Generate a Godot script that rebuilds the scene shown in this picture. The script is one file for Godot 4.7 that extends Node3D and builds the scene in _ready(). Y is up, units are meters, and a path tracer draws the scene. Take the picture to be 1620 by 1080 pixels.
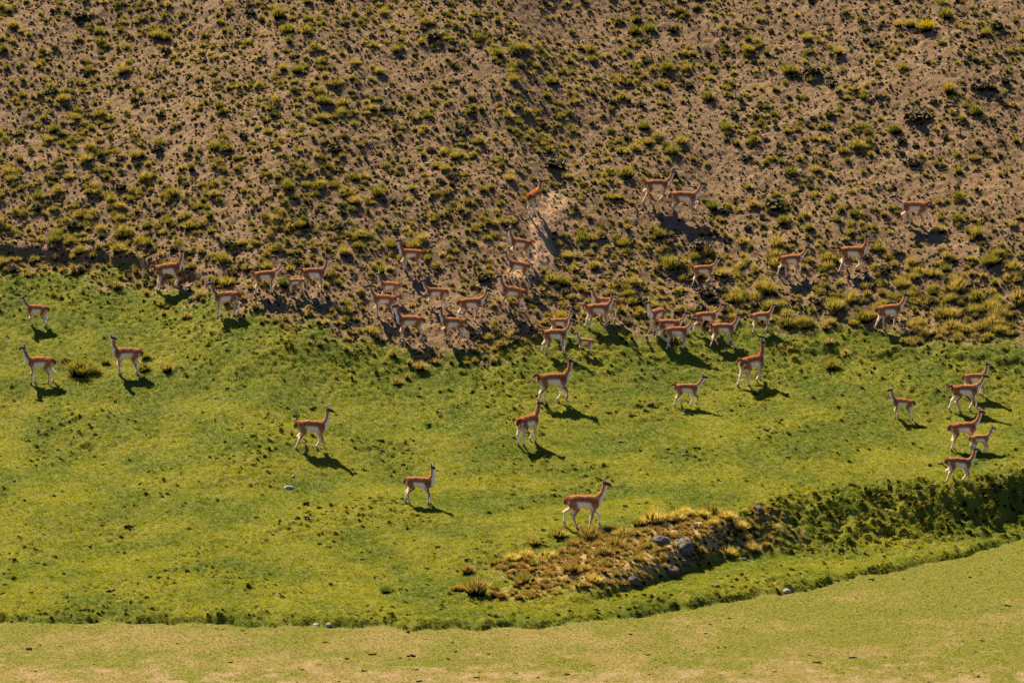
extends Node3D
# A herd of guanacos on a wet meadow at the foot of a dry tussock hillside.
# x runs across the slope, v = -z runs up the slope away from the camera, metres.

const CAM_Z := 135.0
const CAM_Y := 28.9
# where the hillside begins, the creek runs, the bank below the terrace starts, and how wide the bank is: (x, v) in metres
const TOE := [[-60.0, 44.0], [-22.9, 41.4], [-20.0, 41.4], [-16.5, 40.0], [-13.2, 36.6], [-10.6, 34.5], [-7.2, 33.0], [-2.9, 32.0], [0.4, 32.8], [1.6, 34.8], [5.2, 36.1], [9.3, 36.6], [13.4, 36.1], [17.4, 35.0], [21.9, 33.4], [60.0, 33.0]]
const CREEK := [[-60.0, 3.0], [-17.8, 0.93], [-12.3, 0.62], [-7.0, 0.1], [-1.5, -0.18], [1.75, 0.2], [4.2, 1.55], [5.56, 2.5], [9.77, 5.53], [13.76, 9.27], [16.65, 12.23], [18.28, 13.95], [19.74, 15.95], [60.0, 66.0]]
const BANK := [[-60.0, 3.2], [-17.8, 1.3], [-7.0, 0.6], [-1.5, 0.9], [1.8, 2.3], [4.3, 5.7], [6.5, 8.8], [9.2, 12.2], [11.6, 12.2], [15.5, 14.1], [17.8, 15.1], [20.0, 17.4], [60.0, 68.0]]
const BANK_WIDTH := [[-60.0, 3.0], [-1.5, 2.4], [1.8, 1.4], [4.3, 1.3], [6.5, 1.3], [9.2, 2.9], [11.6, 4.4], [15.5, 4.0], [17.8, 3.0], [20.0, 1.6], [60.0, 1.0]]
const TRAIL := [[0.3, 38.8], [0.9, 40.2], [1.45, 41.4], [1.15, 42.6], [1.2, 43.6], [2.0, 45.6]]

var n_wide := FastNoiseLite.new()
var n_mid := FastNoiseLite.new()
var n_fine := FastNoiseLite.new()
var n_cell := FastNoiseLite.new()
var n_tiny := FastNoiseLite.new()
var n_patch := FastNoiseLite.new()
var rng := RandomNumberGenerator.new()
var cv: PackedFloat32Array   # toe, creek, bank, bank width at the column last asked for
var cx := 1e9

func set_noise(n: FastNoiseLite, s: int, f: float, oct: int, kind := FastNoiseLite.TYPE_SIMPLEX_SMOOTH):
	n.seed = s
	n.frequency = f
	n.noise_type = kind
	n.fractal_type = FastNoiseLite.FRACTAL_FBM if oct > 1 else FastNoiseLite.FRACTAL_NONE
	n.fractal_octaves = oct

func start_noise():
	set_noise(n_wide, 11, 0.09, 2)
	set_noise(n_mid, 23, 0.55, 3)
	set_noise(n_fine, 37, 2.2, 3)
	set_noise(n_tiny, 41, 6.0, 2)
	set_noise(n_patch, 53, 0.22, 3)
	set_noise(n_cell, 67, 2.1, 1, FastNoiseLite.TYPE_CELLULAR)
	n_cell.cellular_return_type = FastNoiseLite.RETURN_DISTANCE
	n_cell.cellular_jitter = 0.9
	rng.seed = 20240611

func tab(t: Array, x: float) -> float:
	if x <= t[0][0]: return t[0][1]
	for i in range(1, t.size()):
		if x <= t[i][0]:
			var k: float = (x - t[i - 1][0]) / (t[i][0] - t[i - 1][0])
			return lerpf(t[i - 1][1], t[i][1], k)
	return t[t.size() - 1][1]

func tabs(t: Array, x: float) -> float:   # the same, rounded at the corners
	return (tab(t, x - 0.8) + tab(t, x) * 2.0 + tab(t, x + 0.8)) * 0.25

func sm(a: float, b: float, t: float) -> float:
	t = clampf((t - a) / (b - a), 0.0, 1.0)
	return t * t * (3.0 - 2.0 * t)

func column(x: float):
	if x == cx: return
	cx = x
	cv = PackedFloat32Array([tabs(TOE, x), tabs(CREEK, x), tabs(BANK, x), tabs(BANK_WIDTH, x)])

func upper(v: float, toe: float, x: float) -> float:
	if v <= 0.0: return 0.07 * v
	var k := sm(-4.0, -12.0, x)
	var kn := [0.0, toe * 0.35, toe - 8.0 - 8.0 * k, toe - 3.0, toe + 2.0, toe + 30.0, toe + 150.0, toe + 220.0]
	var sl := [0.07, 0.10, 0.17 + 0.02 * k, 0.31 + 0.03 * k, 0.45, 0.47, 0.45, 0.0]
	var h := 0.0
	for i in 7:
		var d: float = minf(v, kn[i + 1]) - kn[i]
		if d <= 0.0: break
		h += sl[i] * d + (sl[i + 1] - sl[i]) * d * d / (kn[i + 1] - kn[i]) * 0.5
	return h

# what grows where: x hillside 0..1, y near side of the creek 0..1, z dry stony spur 0..1, w steep bank 0..1
func zones(x: float, v: float) -> Vector4:
	column(x)
	var wob := n_mid.get_noise_2d(x * 0.6, v * 0.6) * 1.6 + n_fine.get_noise_2d(x, v) * 0.5
	var hill := sm(-1.3, 1.1, v - cv[0] + wob * 1.3)
	# a bare tongue of soil reaching down among the herd, and green reaching up on its right
	hill = maxf(hill, sm(0.2, 0.9, 1.35 - Vector2((x + 4.2) / 4.2, (v - 33.6) / 1.7).length() + wob * 0.35) * 0.9)
	var near_side := 1.0 - sm(-0.25, 0.1, v - cv[1] - creek_wander(x))
	var dx := x - 4.8
	var dv := v - 9.4 - 0.66 * dx
	var spur := sm(0.15, 0.75, 1.25 - Vector2(dx / 6.0, dv / (3.3 if dv > 0.0 else 4.6)).length() + wob * 0.22) * sm(-0.2, 0.4, v - cv[2])
	var s := (v - cv[2]) / cv[3]
	var bank := sm(-0.25, 0.15, s) * (1.0 - sm(0.95, 1.5, s)) * sm(0.5, 3.0, x)
	return Vector4(hill, near_side, spur, bank)

func creek_wander(x: float) -> float:
	return n_mid.get_noise_2d(x * 0.7, 9.0) * 0.55 + n_fine.get_noise_2d(x * 0.6, 9.0) * 0.22

func height(x: float, v: float) -> float:
	column(x)
	var toe := cv[0]
	var vc := cv[1]
	var e := cv[2] + n_mid.get_noise_2d(x * 0.8, 3.0) * 0.7 * sm(1.0, 4.0, x)
	var low := 0.03 * v if v < 0.0 else 0.004 * v
	if v > vc - 0.1:
		low += 0.085 * sm(vc - 0.1, vc + 0.45, v - creek_wander(x))
	var h := low
	if v > e:
		h = lerpf(low, maxf(upper(v, toe, x), low), sm(e, e + cv[3], v))
	if v > -14.0 and v < 84.0 and absf(x) < 40.0:
		var z := zones(x, v)
		var dvc := (v - vc - creek_wander(x)) / 0.22
		if absf(dvc) < 4.0:
			h -= 0.15 * (0.55 + 0.9 * clampf(n_mid.get_noise_2d(x * 0.5, 77.0) + 0.2, -0.4, 0.6)) * exp(-dvc * dvc)
		if z.z > 0.0:
			h += 0.2 * z.z * (1.0 + 0.6 * n_mid.get_noise_2d(x * 1.4, v * 1.4))
		# scarps where the meadow ends: a cut earth bank far left, a low lip on the right
		h += 0.42 * sm(toe + 0.9, toe + 1.2, v + n_fine.get_noise_2d(x * 0.4, 1.0) * 0.4) * sm(-12.0, -15.0, x)
		h += 0.14 * sm(-2.2, -1.9, v - toe + n_mid.get_noise_2d(x * 0.7, 5.0)) * sm(10.0, 13.0, x)
		var w := n_wide.get_noise_2d(x, v)
		var m := n_mid.get_noise_2d(x, v)
		var f := n_fine.get_noise_2d(x, v)
		var t := n_tiny.get_noise_2d(x, v)
		var c := clampf(-n_cell.get_noise_2d(x + f * 0.3, v), 0.0, 1.0)   # rounded hummocks
		h += w * 0.35 * sm(2.0, 8.0, v - vc) * (1.0 - z.w)
		# hillside: animal terraces lying along the slope on the left, gullies running down to the left on the right
		var lean := sm(-4.0, 8.0, x)
		var along := lerpf(v * 1.3 + w * 1.5 + m * 1.4, v * 0.7 - x * 0.45 + w * 1.5 + m * 1.4, 0.0) + 0.5 * lean * m
		var step := sin(along * 2.3)
		var amp := 0.5 + 0.9 * n_patch.get_noise_2d(x * 0.5 + 11.0, v * 0.5)
		var hill_h := m * 0.05 + f * 0.06 + t * 0.06 + step * 0.022 * clampf(amp, 0.0, 1.0) + c * 0.07
		# meadow: short turf with patches of hummocks
		var hum := sm(0.05, 0.45, n_patch.get_noise_2d(x * 0.9 + 40.0, v * 0.7))
		hum = maxf(hum * 0.5, sm(9.0, 1.0, toe - v) * (0.55 + 0.5 * n_patch.get_noise_2d(x, v)))
		var mead_h := m * 0.07 + f * (0.045 + 0.07 * hum) + t * 0.04 + c * (0.02 + 0.17 * hum)
		mead_h = lerpf(mead_h, m * 0.24 + f * 0.12 + c * 0.26, z.w)
		var strip := sm(vc + 0.2, vc + 0.6, v) * (1.0 - sm(vc + 1.4, vc + 3.0, v))
		mead_h += strip * (c * 0.10 + f * 0.03)
		mead_h = lerpf(mead_h, m * 0.04 + f * 0.014 + t * 0.008, z.y)
		h += lerpf(mead_h, hill_h, maxf(z.x, z.z * 0.7))
	return h

# each guanaco: x, v, size (1 = adult of 1.62 m to the ears), heading, gait, neck lean, where the head points, tail raised, label
const HERD := [
	[-20.58, 35.81, 0.811, 168.0, "stand1", 32.0, 150.0, 0, "guanaco standing at the meadow's far left edge, dark head turned away uphill"],
	[-19.80, 30.07, 0.981, 172.0, "stand2", 24.0, 165.0, 0, "guanaco below the one at the far left edge, neck stretched up, looking left"],
	[-16.19, 30.37, 0.999, 176.0, "stand1", 10.0, -35.0, 0, "guanaco standing by the round grass clumps on the meadow, dark face turned back"],
	[-15.10, 38.51, 1.028, 12.0, "stand1", 12.0, 60.0, 1, "guanaco at the upper meadow edge below the earth bank, tail out, long shadow beside it"],
	[-12.31, 34.69, 0.939, 172.0, "stand2", 20.0, 178.0, 0, "guanaco facing left on upper meadow, alone below three grouped at the slope foot"],
	[-10.67, 35.97, 0.878, 6.0, "stand2", 38.0, -12.0, 1, "guanaco facing right with dark head bent towards the calf at the slope foot"],
	[-9.40, 35.85, 0.574, 186.0, "stand1", 24.0, 160.0, 0, "reddish calf standing between two adults at the slope foot, half behind a bush"],
	[-8.57, 36.07, 0.912, 10.0, "stand1", 16.0, 70.0, 1, "guanaco just right of the reddish calf, neck upright, rump towards the calf"],
	[-4.44, 38.53, 0.839, 176.0, "stand1", 12.0, 186.0, 0, "lone guanaco among tussocks above the group of bare soil, dark head upright, facing left"],
	[-5.32, 36.21, 0.744, 174.0, "stand2", 14.0, 196.0, 1, "guanaco half hidden behind the back of another facing left on bare soil"],
	[-5.52, 34.82, 0.890, 172.0, "stand1", 18.0, 182.0, 1, "guanaco facing left whose back overlaps another one behind it, dark muzzle pointing left"],
	[-4.36, 33.05, 0.948, 174.0, "stand3", 10.0, 200.0, 0, "guanaco facing left at the lower edge of bare soil, beside one stretching a hind leg"],
	[-3.28, 35.58, 0.775, 168.0, "stand3", 26.0, 172.0, 0, "slender guanaco facing left in the middle of the group on bare soil"],
	[-1.76, 34.51, 0.905, 16.0, "walk1", 34.0, 0.0, 0, "guanaco walking right through the bare soil group, long neck stretched forward"],
	[-2.50, 32.95, 0.897, 170.0, "walk2", 14.0, 196.0, 1, "guanaco facing left with white hind leg stretched back at the edge of bare soil"],
	[0.36, 39.84, 0.811, 174.0, "stand1", 8.0, 196.0, 1, "guanaco with tail curled up, upper of two standing at the sandy trail"],
	[0.28, 37.92, 0.820, 170.0, "walk1", 24.0, 180.0, 1, "guanaco at the foot of the sandy trail, its back overlapping another's legs"],
	[0.06, 35.52, 0.910, 164.0, "stand2", 16.0, 176.0, 0, "guanaco facing left on bare ground directly below the sandy trail, dark tail"],
	[1.00, 43.75, 0.951, 68.0, "stand2", 40.0, 60.0, 0, "guanaco seen from behind, climbing the hillside alone above the sandy trail"],
	[6.63, 45.76, 0.979, 14.0, "run1", 28.0, 0.0, 1, "running guanaco high on the hillside, tail raised, behind another runner"],
	[7.84, 45.02, 1.064, 10.0, "run2", 30.0, -8.0, 0, "running guanaco high on the hillside in front of another, foreleg lifted"],
	[18.13, 43.32, 1.006, 168.0, "walk2", 52.0, 190.0, 1, "rust coloured guanaco walking left high on the stony hillside, head carried low"],
	[8.47, 39.69, 0.828, 8.0, "walk2", 34.0, 0.0, 1, "guanaco walking right on the hillside above the crowded group, foreleg bent"],
	[12.36, 39.83, 0.863, 10.0, "walk1", 34.0, -6.0, 0, "guanaco walking right on the bare hillside, following one with pricked ears"],
	[15.12, 40.16, 1.003, 6.0, "walk2", 14.0, 60.0, 1, "guanaco stepping right over hillside tussocks with pricked ears and lifted foreleg"],
	[16.34, 35.50, 0.944, 8.0, "walk1", 24.0, -10.0, 0, "guanaco walking right along the meadow's upper edge among dense tussocks"],
	[10.80, 35.62, 0.743, 12.0, "stand2", 22.0, 6.0, 0, "small tan guanaco standing among tussocks above the one with raised tail"],
	[10.13, 31.02, 1.069, 40.0, "walk1", 10.0, 60.0, 1, "tall guanaco with raised tail and pricked ears on green turf, head turned uphill"],
	[7.28, 28.46, 0.859, 8.0, "walk2", 34.0, -4.0, 1, "lone guanaco trotting right on open turf below the crowded group, tail up"],
	[9.10, 34.51, 0.906, 8.0, "walk2", 22.0, -12.0, 1, "guanaco with curled tail at the right end of the crowded group, stepping right"],
	[8.42, 35.52, 0.843, 6.0, "walk1", 34.0, -8.0, 0, "guanaco of the crowded group with long neck reaching right over the curled tailed one"],
	[6.80, 34.57, 0.873, 8.0, "walk1", 36.0, -4.0, 0, "guanaco in the crowded group, head just above the head of a nearer one"],
	[7.10, 34.09, 0.870, 4.0, "stand2", 30.0, -20.0, 0, "nearest guanaco of the crowded group, standing in a dark patch of shadow"],
	[6.22, 35.39, 0.843, 232.0, "stand1", 14.0, 190.0, 0, "guanaco of the crowded group facing the camera, dark head turned left"],
	[3.74, 35.36, 0.927, 10.0, "stand3", 20.0, 40.0, 1, "guanaco standing right beside the calf group, rump left, neck against another's rump"],
	[4.03, 36.15, 0.846, 170.0, "stand2", 20.0, 184.0, 0, "guanaco facing left behind another one, only its back and dark head showing"],
	[2.06, 34.32, 0.703, 6.0, "stand1", 20.0, -16.0, 1, "guanaco mostly hidden behind one that stands left of the small calf"],
	[1.86, 32.78, 0.930, 8.0, "stand3", 24.0, -16.0, 1, "guanaco facing right, standing left of the small reddish calf, dark face down"],
	[3.12, 32.98, 0.549, 170.0, "stand1", 16.0, 176.0, 0, "small reddish calf facing left on bright turf between adults"],
	[1.73, 28.18, 1.133, 16.0, "walk2", 18.0, 60.0, 1, "guanaco striding right on open turf, directly above one seen from behind"],
	[0.64, 22.92, 1.019, 52.0, "stand1", 22.0, 30.0, 0, "guanaco seen from behind at an angle on open turf, looking away right"],
	[-7.96, 21.56, 1.042, 12.0, "walk2", 14.0, -12.0, 0, "lone guanaco with dark head stepping right across the open left meadow"],
	[-3.50, 14.61, 0.923, -2.0, "stand3", 2.0, -62.0, 0, "guanaco standing on lower open meadow with its face turned to the camera"],
	[2.73, 12.03, 1.128, 6.0, "walk1", 20.0, -14.0, 0, "large guanaco striding right in front of the dry stony spur, nearest of the herd"],
	[16.08, 26.87, 0.755, 170.0, "stand2", 14.0, 182.0, 0, "slender calf standing alone on right-hand turf, facing left"],
	[19.30, 28.91, 0.845, 10.0, "stand1", 12.0, 40.0, 0, "young guanaco half hidden behind an adult in the group at the right edge"],
	[18.75, 27.50, 0.983, 6.0, "walk1", 32.0, -6.0, 1, "adult guanaco striding right in front of a young one at the right edge"],
	[18.18, 22.98, 0.973, 10.0, "stand2", 22.0, 4.0, 0, "adult guanaco standing beside a calf above the dark bank at the right edge"],
	[18.76, 22.32, 0.688, 10.0, "stand1", 26.0, -4.0, 0, "calf walking close beside an adult above the dark bank at the right edge"],
	[17.47, 17.97, 0.897, 14.0, "walk2", 22.0, 30.0, 0, "guanaco at the brink of the dark bank, its long shadow falling down it"],
]
# single plants and rocks: kind, x, v, width in metres, label
const PLACED := [
	["tussock", -18.36, 30.78, 1.171, "round olive grass clump, largest of those left of the guanaco on the meadow"],
	["tussock", -17.50, 30.73, 0.638, "small grass clump beside the largest round one on the left meadow"],
	["tussock", -19.03, 32.09, 0.429, "little yellow tuft at the left end of the meadow grass clumps"],
	["tussock", -18.09, 31.78, 0.401, "little yellow tuft behind the large round clump on the left meadow"],
	["tussock", -17.23, 31.82, 0.482, "low grass tuft just left of the guanaco's forelegs on the meadow"],
	["tussock", -15.51, 30.80, 0.585, "grass tuft right behind the hind legs of the guanaco on the left meadow"],
	["tussock", -15.54, 32.11, 0.482, "taller tuft at the tail of the guanaco on the left meadow"],
	["tussock", -14.46, 30.40, 0.584, "solitary upright grass tuft standing alone on the left meadow"],
	["tussock", -9.82, 36.50, 0.713, "fuzzy bright green tuft in front of the calf at the slope foot"],
	["tussock", -1.68, 7.02, 0.597, "straw coloured grass tuft standing alone left of the dry spur"],
	["tussock", -1.30, 3.93, 1.034, "wide dark grass clump below the straw tuft left of the dry spur"],
	["tussock", -1.99, 4.48, 0.586, "small dark clump at the left of the wide grass clump by the spur"],
	["tussock", -4.51, 4.37, 0.451, "small dark green clump alone above the creek"],
	["tussock", 20.24, 59.33, 0.924, "bright yellow bush shining near the top right of the hillside"],
	["tussock", 13.52, 57.23, 0.916, "large yellow topped tussock on the bare right hillside beside a dark shrub"],
	["tussock", 13.58, 32.29, 0.805, "grey olive clump on the right meadow just below the tussock belt"],
	["tussock", 9.18, 45.97, 0.693, "bright green tuft on the hillside right of the running guanacos"],
	["tussock", 0.82, 10.16, 0.516, "outermost tussock at the upper left of the dry spur"],
	["tussock", 1.77, 10.99, 0.613, "tussock on the spur below the hind legs of the nearest guanaco"],
	["tussock", 2.21, 9.27, 0.466, "reddish straw tuft low on the upper side of the spur"],
	["tussock", 3.73, 9.26, 0.652, "straw tuft in the middle of the spur left of the boulders"],
	["tussock", 4.11, 10.61, 0.423, "dark based tuft on the spur in front of the nearest guanaco's forelegs"],
	["tussock", 4.79, 12.13, 0.570, "tussock at the upper edge of the spur, left of the paired yellow ones"],
	["tussock", 5.22, 11.99, 0.806, "broad yellow tussock on the crest of the spur, larger of a pair"],
	["tussock", 6.12, 11.95, 0.616, "round pale tussock on the spur crest above the boulders"],
	["tussock", 6.48, 12.68, 0.524, "pale tussock behind the round one on the spur crest"],
	["tussock", 7.09, 12.62, 0.524, "pale grass tussock on the spur crest, second from its stony end"],
	["tussock", 7.62, 14.56, 0.724, "tall pale tussock on the spur crest near its stony end"],
	["tussock", 8.07, 13.00, 0.573, "pale tussock at the stony end of the spur crest"],
	["tussock", 7.53, 11.84, 0.379, "small dark tuft among the stones of the spur"],
	["tussock", 1.27, 8.47, 0.556, "low brownish tussock on the left flank of the spur"],
	["tussock", 0.46, 8.48, 0.463, "low tussock left of the brownish one on the spur flank"],
	["tussock", -0.65, 7.70, 0.461, "small brownish tuft at the left tip of the spur"],
	["tussock", -0.05, 7.72, 0.507, "flat brownish tuft near the left tip of the spur"],
	["tussock", 2.94, 10.69, 0.705, "wide straw tussock at the upper middle of the spur"],
	["tussock", 2.46, 10.11, 0.562, "straw tussock between the reddish tuft and the wide one on the spur"],
	["tussock", 3.35, 8.14, 0.509, "brown straw tuft in the centre of the spur"],
	["tussock", 2.17, 6.04, 0.593, "low straw tuft on the lower left of the spur"],
	["tussock", 0.45, 5.34, 0.681, "dark edged grass clump on the lower left flank of the spur"],
	["tussock", 2.94, 4.90, 0.543, "dark tussock at the lower rim of the spur above the rocks"],
	["tussock", 8.90, 12.00, 0.475, "small tussock among the stones below the spur's rocky end"],
	["tussock", 8.13, 10.94, 0.519, "tussock standing right of the dark rim rock under the boulders"],
	["tussock", 8.54, 12.85, 0.573, "dry shrubby tuft at the upper end of the stone scatter"],
	["boulder", 6.30, 9.46, 0.933, "large rounded grey boulder on the dry spur, lichen streaked"],
	["boulder", 5.56, 9.73, 0.794, "flat pale grey boulder leaning beside the large rounded one on the spur"],
	["boulder", 6.37, 8.79, 0.465, "dark rock at the spur's rim just below the large boulder"],
	["boulder", 5.82, 7.86, 0.600, "big dark rock jutting from the lower rim of the spur"],
	["boulder", 4.38, 6.04, 0.638, "broad dark rock with grassy top at the lower rim of the spur"],
	["boulder", 9.40, 14.47, 0.530, "pale rock lying on top of the dark bank beside the spur"],
	["stone", -8.67, 17.50, 0.491, "pale flat stone lying alone on the open left meadow"],
	["stone", -8.59, 18.69, 0.223, "small pale stone just above the flat one on the meadow"],
	["stone", 4.40, 24.11, 0.282, "solitary grey brown stone on open turf below the trotting guanaco"],
	["stone", 5.76, 28.12, 0.341, "dark brown stone on turf left of the trotting guanaco"],
	["stone", -5.19, 22.33, 0.304, "grey stone in the meadow between the dark faced and camera facing guanacos"],
	["stone", 11.37, 18.40, 0.272, "dark round stone on turf above the dark bank"],
	["stone", 17.06, 21.28, 0.327, "flat brown stone left of the guanaco at the brink of the bank"],
	["stone", 9.90, 5.70, 0.364, "white stone at the creek edge below the bank"],
	["stone", -6.79, 0.38, 0.351, "white stone lying in the creek near the lower left"],
	["stone", -6.35, 0.19, 0.263, "smaller white stone in the creek beside another"],
	["stone", 16.75, 12.79, 0.239, "grey stone on the near creek edge at the far right"],
	["stone", 7.91, 5.48, 0.204, "brown stone in the grass below the spur, right one of two"],
	["stone", 7.40, 5.87, 0.251, "brown stone in the grass below the spur, left one of two"],
	["stone", -10.95, 46.88, 0.319, "pale stone catching the light on the left hillside"],
	["stone", -24.00, 58.94, 0.246, "tiny white stone near the upper left hillside edge"],
	["stone", -3.88, 46.80, 0.319, "pale grey stone on the hillside above the middle of the herd"],
	["stone", 17.31, 40.24, 0.224, "white pebble on bare hillside between two walking guanacos"],
	["stone", 20.73, 52.12, 0.357, "pale stone on the upper right hillside below dark shrubs"],
	["shrub", 23.53, 59.03, 0.923, "large dark round shrub at the top right corner of the hillside"],
	["shrub", 22.84, 58.92, 0.553, "smaller dark shrub touching the large round one at the top right"],
	["shrub", 14.41, 56.92, 1.036, "large dark shrub right of the yellow topped tussock on the right hillside"],
	["shrub", 11.83, 45.43, 0.979, "dark round shrub on the hillside above the guanaco with pricked ears"],
	["shrub", 22.16, 53.53, 0.899, "pair-lobed dark shrub on the upper right hillside, left lobe"],
	["shrub", 22.61, 53.52, 0.779, "pair-lobed dark shrub on the upper right hillside, right lobe"],
	["shrub", 19.27, 51.43, 1.186, "wide grey shrub spreading on the upper right hillside"],
	["shrub", 18.72, 51.83, 0.832, "grey shrub at the left of the wide spreading one"],
	["shrub", -3.81, 57.41, 0.854, "grey twiggy shrub high on the hillside above the middle of the herd"],
	["shrub", -21.40, 62.11, 0.812, "dark square shaped shrub at the top left of the hillside"],
	["shrub", 8.61, 38.62, 0.945, "dark bush at the feet of the guanaco walking above the crowded group"],
	["shrub", 15.39, 55.70, 0.788, "dark low shrub on the bare right hillside"],
	["shrub", 2.04, 48.27, 1.168, "dark sprawling shrub on the hillside above the climbing guanaco"],
	["shrub", -12.46, 40.22, 0.728, "dark shrub on the hillside above the three at the slope foot"],
]

# ---------------------------------------------------------------- helpers

func gpos(x: float, v: float, sink := 0.0) -> Vector3:
	return Vector3(x, height(x, v) - sink, -v)

var taken := {}

func numbered(called: String) -> String:
	if not taken.has(called):
		taken[called] = 0
		return called
	taken[called] += 1
	return "%s_%03d" % [called, taken[called]]

func tag(o: Node, label: String, category: String, group := "", kind := ""):
	if label: o.set_meta("label", label)
	if category: o.set_meta("category", category)
	if group: o.set_meta("group", group)
	if kind: o.set_meta("kind", kind)

func mesh_of(vs: PackedVector3Array, ns: PackedVector3Array, cs: PackedColorArray, ix: PackedInt32Array, m: Material) -> ArrayMesh:
	var a := []
	a.resize(Mesh.ARRAY_MAX)
	a[Mesh.ARRAY_VERTEX] = vs
	a[Mesh.ARRAY_NORMAL] = ns
	if cs.size(): a[Mesh.ARRAY_COLOR] = cs
	a[Mesh.ARRAY_INDEX] = ix
	var am := ArrayMesh.new()
	am.add_surface_from_arrays(Mesh.PRIMITIVE_TRIANGLES, a)
	am.surface_set_material(0, m)
	return am

func put(called: String, mesh: Mesh) -> MeshInstance3D:
	var o := MeshInstance3D.new()
	o.name = numbered(called)
	o.mesh = mesh
	add_child(o)
	return o

func noise_tex(s: int, f: float, a: Color, b: Color, size := 512, oct := 4) -> NoiseTexture2D:
	var n := FastNoiseLite.new()
	set_noise(n, s, f, oct)
	var g := Gradient.new()
	g.set_color(0, a)
	g.set_color(1, b)
	g.set_offset(0, 0.25)
	g.set_offset(1, 0.75)
	var t := NoiseTexture2D.new()
	t.width = size
	t.height = size
	t.seamless = true
	t.noise = n
	t.color_ramp = g
	return t

func bump_tex(s: int, f: float, strength: float) -> NoiseTexture2D:
	var n := FastNoiseLite.new()
	set_noise(n, s, f, 5)
	var t := NoiseTexture2D.new()
	t.width = 512
	t.height = 512
	t.seamless = true
	t.noise = n
	t.as_normal_map = true
	t.bump_strength = strength
	return t

func earth_material(s: int, metres: float, a: Color, b: Color, bump: float) -> StandardMaterial3D:
	var m := StandardMaterial3D.new()
	m.vertex_color_use_as_albedo = true
	m.roughness = 0.95
	m.metallic_specular = 0.2
	m.albedo_texture = noise_tex(s, 0.03, a, b)
	m.normal_enabled = true
	m.normal_texture = bump_tex(s + 5, 0.03, 6.0)
	m.normal_scale = bump
	m.uv1_triplanar = true
	m.uv1_world_triplanar = true
	m.uv1_scale = Vector3.ONE / metres
	return m

func plant_material(through: Color) -> StandardMaterial3D:
	var m := StandardMaterial3D.new()
	m.vertex_color_use_as_albedo = true
	m.roughness = 0.75
	m.metallic_specular = 0.25
	m.cull_mode = BaseMaterial3D.CULL_DISABLED
	m.backlight_enabled = true
	m.backlight = through
	return m

# ---------------------------------------------------------------- the ground

func spaced(from: float, to: float, d: float) -> PackedFloat32Array:
	var r := PackedFloat32Array()
	var n := int(ceil((to - from) / d))
	for i in n: r.append(from + (to - from) * i / n)
	return r

func widening(from: float, d: float, to: float) -> PackedFloat32Array:
	var r := PackedFloat32Array()
	var x := from
	while absf(x) < absf(to):
		d *= 1.35
		x += d * signf(to)
		r.append(x)
	return r

func mixc(a: Color, b: Color, k: float) -> Color:
	return a.lerp(b, clampf(k, 0.0, 1.0))

func trail_near(x: float, v: float) -> float:
	var best := 9.0
	for i in TRAIL.size() - 1:
		var a := Vector2(TRAIL[i][0], TRAIL[i][1])
		var b := Vector2(TRAIL[i + 1][0], TRAIL[i + 1][1])
		best = minf(best, Vector2(x, v).distance_to(Geometry2D.get_closest_point_to_segment(Vector2(x, v), a, b)))
	return best

func ground_colour(x: float, v: float, z: Vector4) -> Color:
	var p := n_patch.get_noise_2d(x, v)
	var q := n_mid.get_noise_2d(x * 1.3 + 90.0, v * 1.3)
	var f := n_fine.get_noise_2d(x + 30.0, v)
	var turf := mixc(Color(0.075, 0.092, 0.012), Color(0.13, 0.13, 0.017), 0.5 + p * 0.9 + q * 0.4)
	turf = mixc(turf, Color(0.11, 0.075, 0.035), (f * 0.7 + q - 0.55) * 1.6)
	var near_c := mixc(Color(0.125, 0.128, 0.019), Color(0.185, 0.15, 0.055), 0.25 + p * 1.5 + q * 0.9 + f * 0.6 - v * 0.07 - 0.25 * sm(3.0, 14.0, x))
	near_c = mixc(near_c, Color(0.085, 0.065, 0.04), (f + q * 0.5 - 0.5) * 2.0)
	near_c = mixc(near_c, Color(0.225, 0.17, 0.10), sm(0.15, 0.55, q * 0.7 + f * 0.35 + (-v - 5.0) * 0.10))
	var soil := mixc(Color(0.165, 0.112, 0.064), Color(0.23, 0.16, 0.095), 0.5 + q * 0.8 + f * 0.5)
	soil = mixc(soil, Color(0.14, 0.095, 0.056), (p - 0.15) * 1.6)
	var tr := trail_near(x, v)
	if tr < 1.0: soil = mixc(soil, Color(0.42, 0.29, 0.17), sm(0.75, 0.25, tr + f * 0.2))
	var dry := mixc(Color(0.25, 0.18, 0.085), Color(0.29, 0.20, 0.11), 0.5 + q + f)
	var c := mixc(turf, near_c, z.y)
	c = mixc(c, soil, z.x)
	return mixc(c, dry, z.z)

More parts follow.
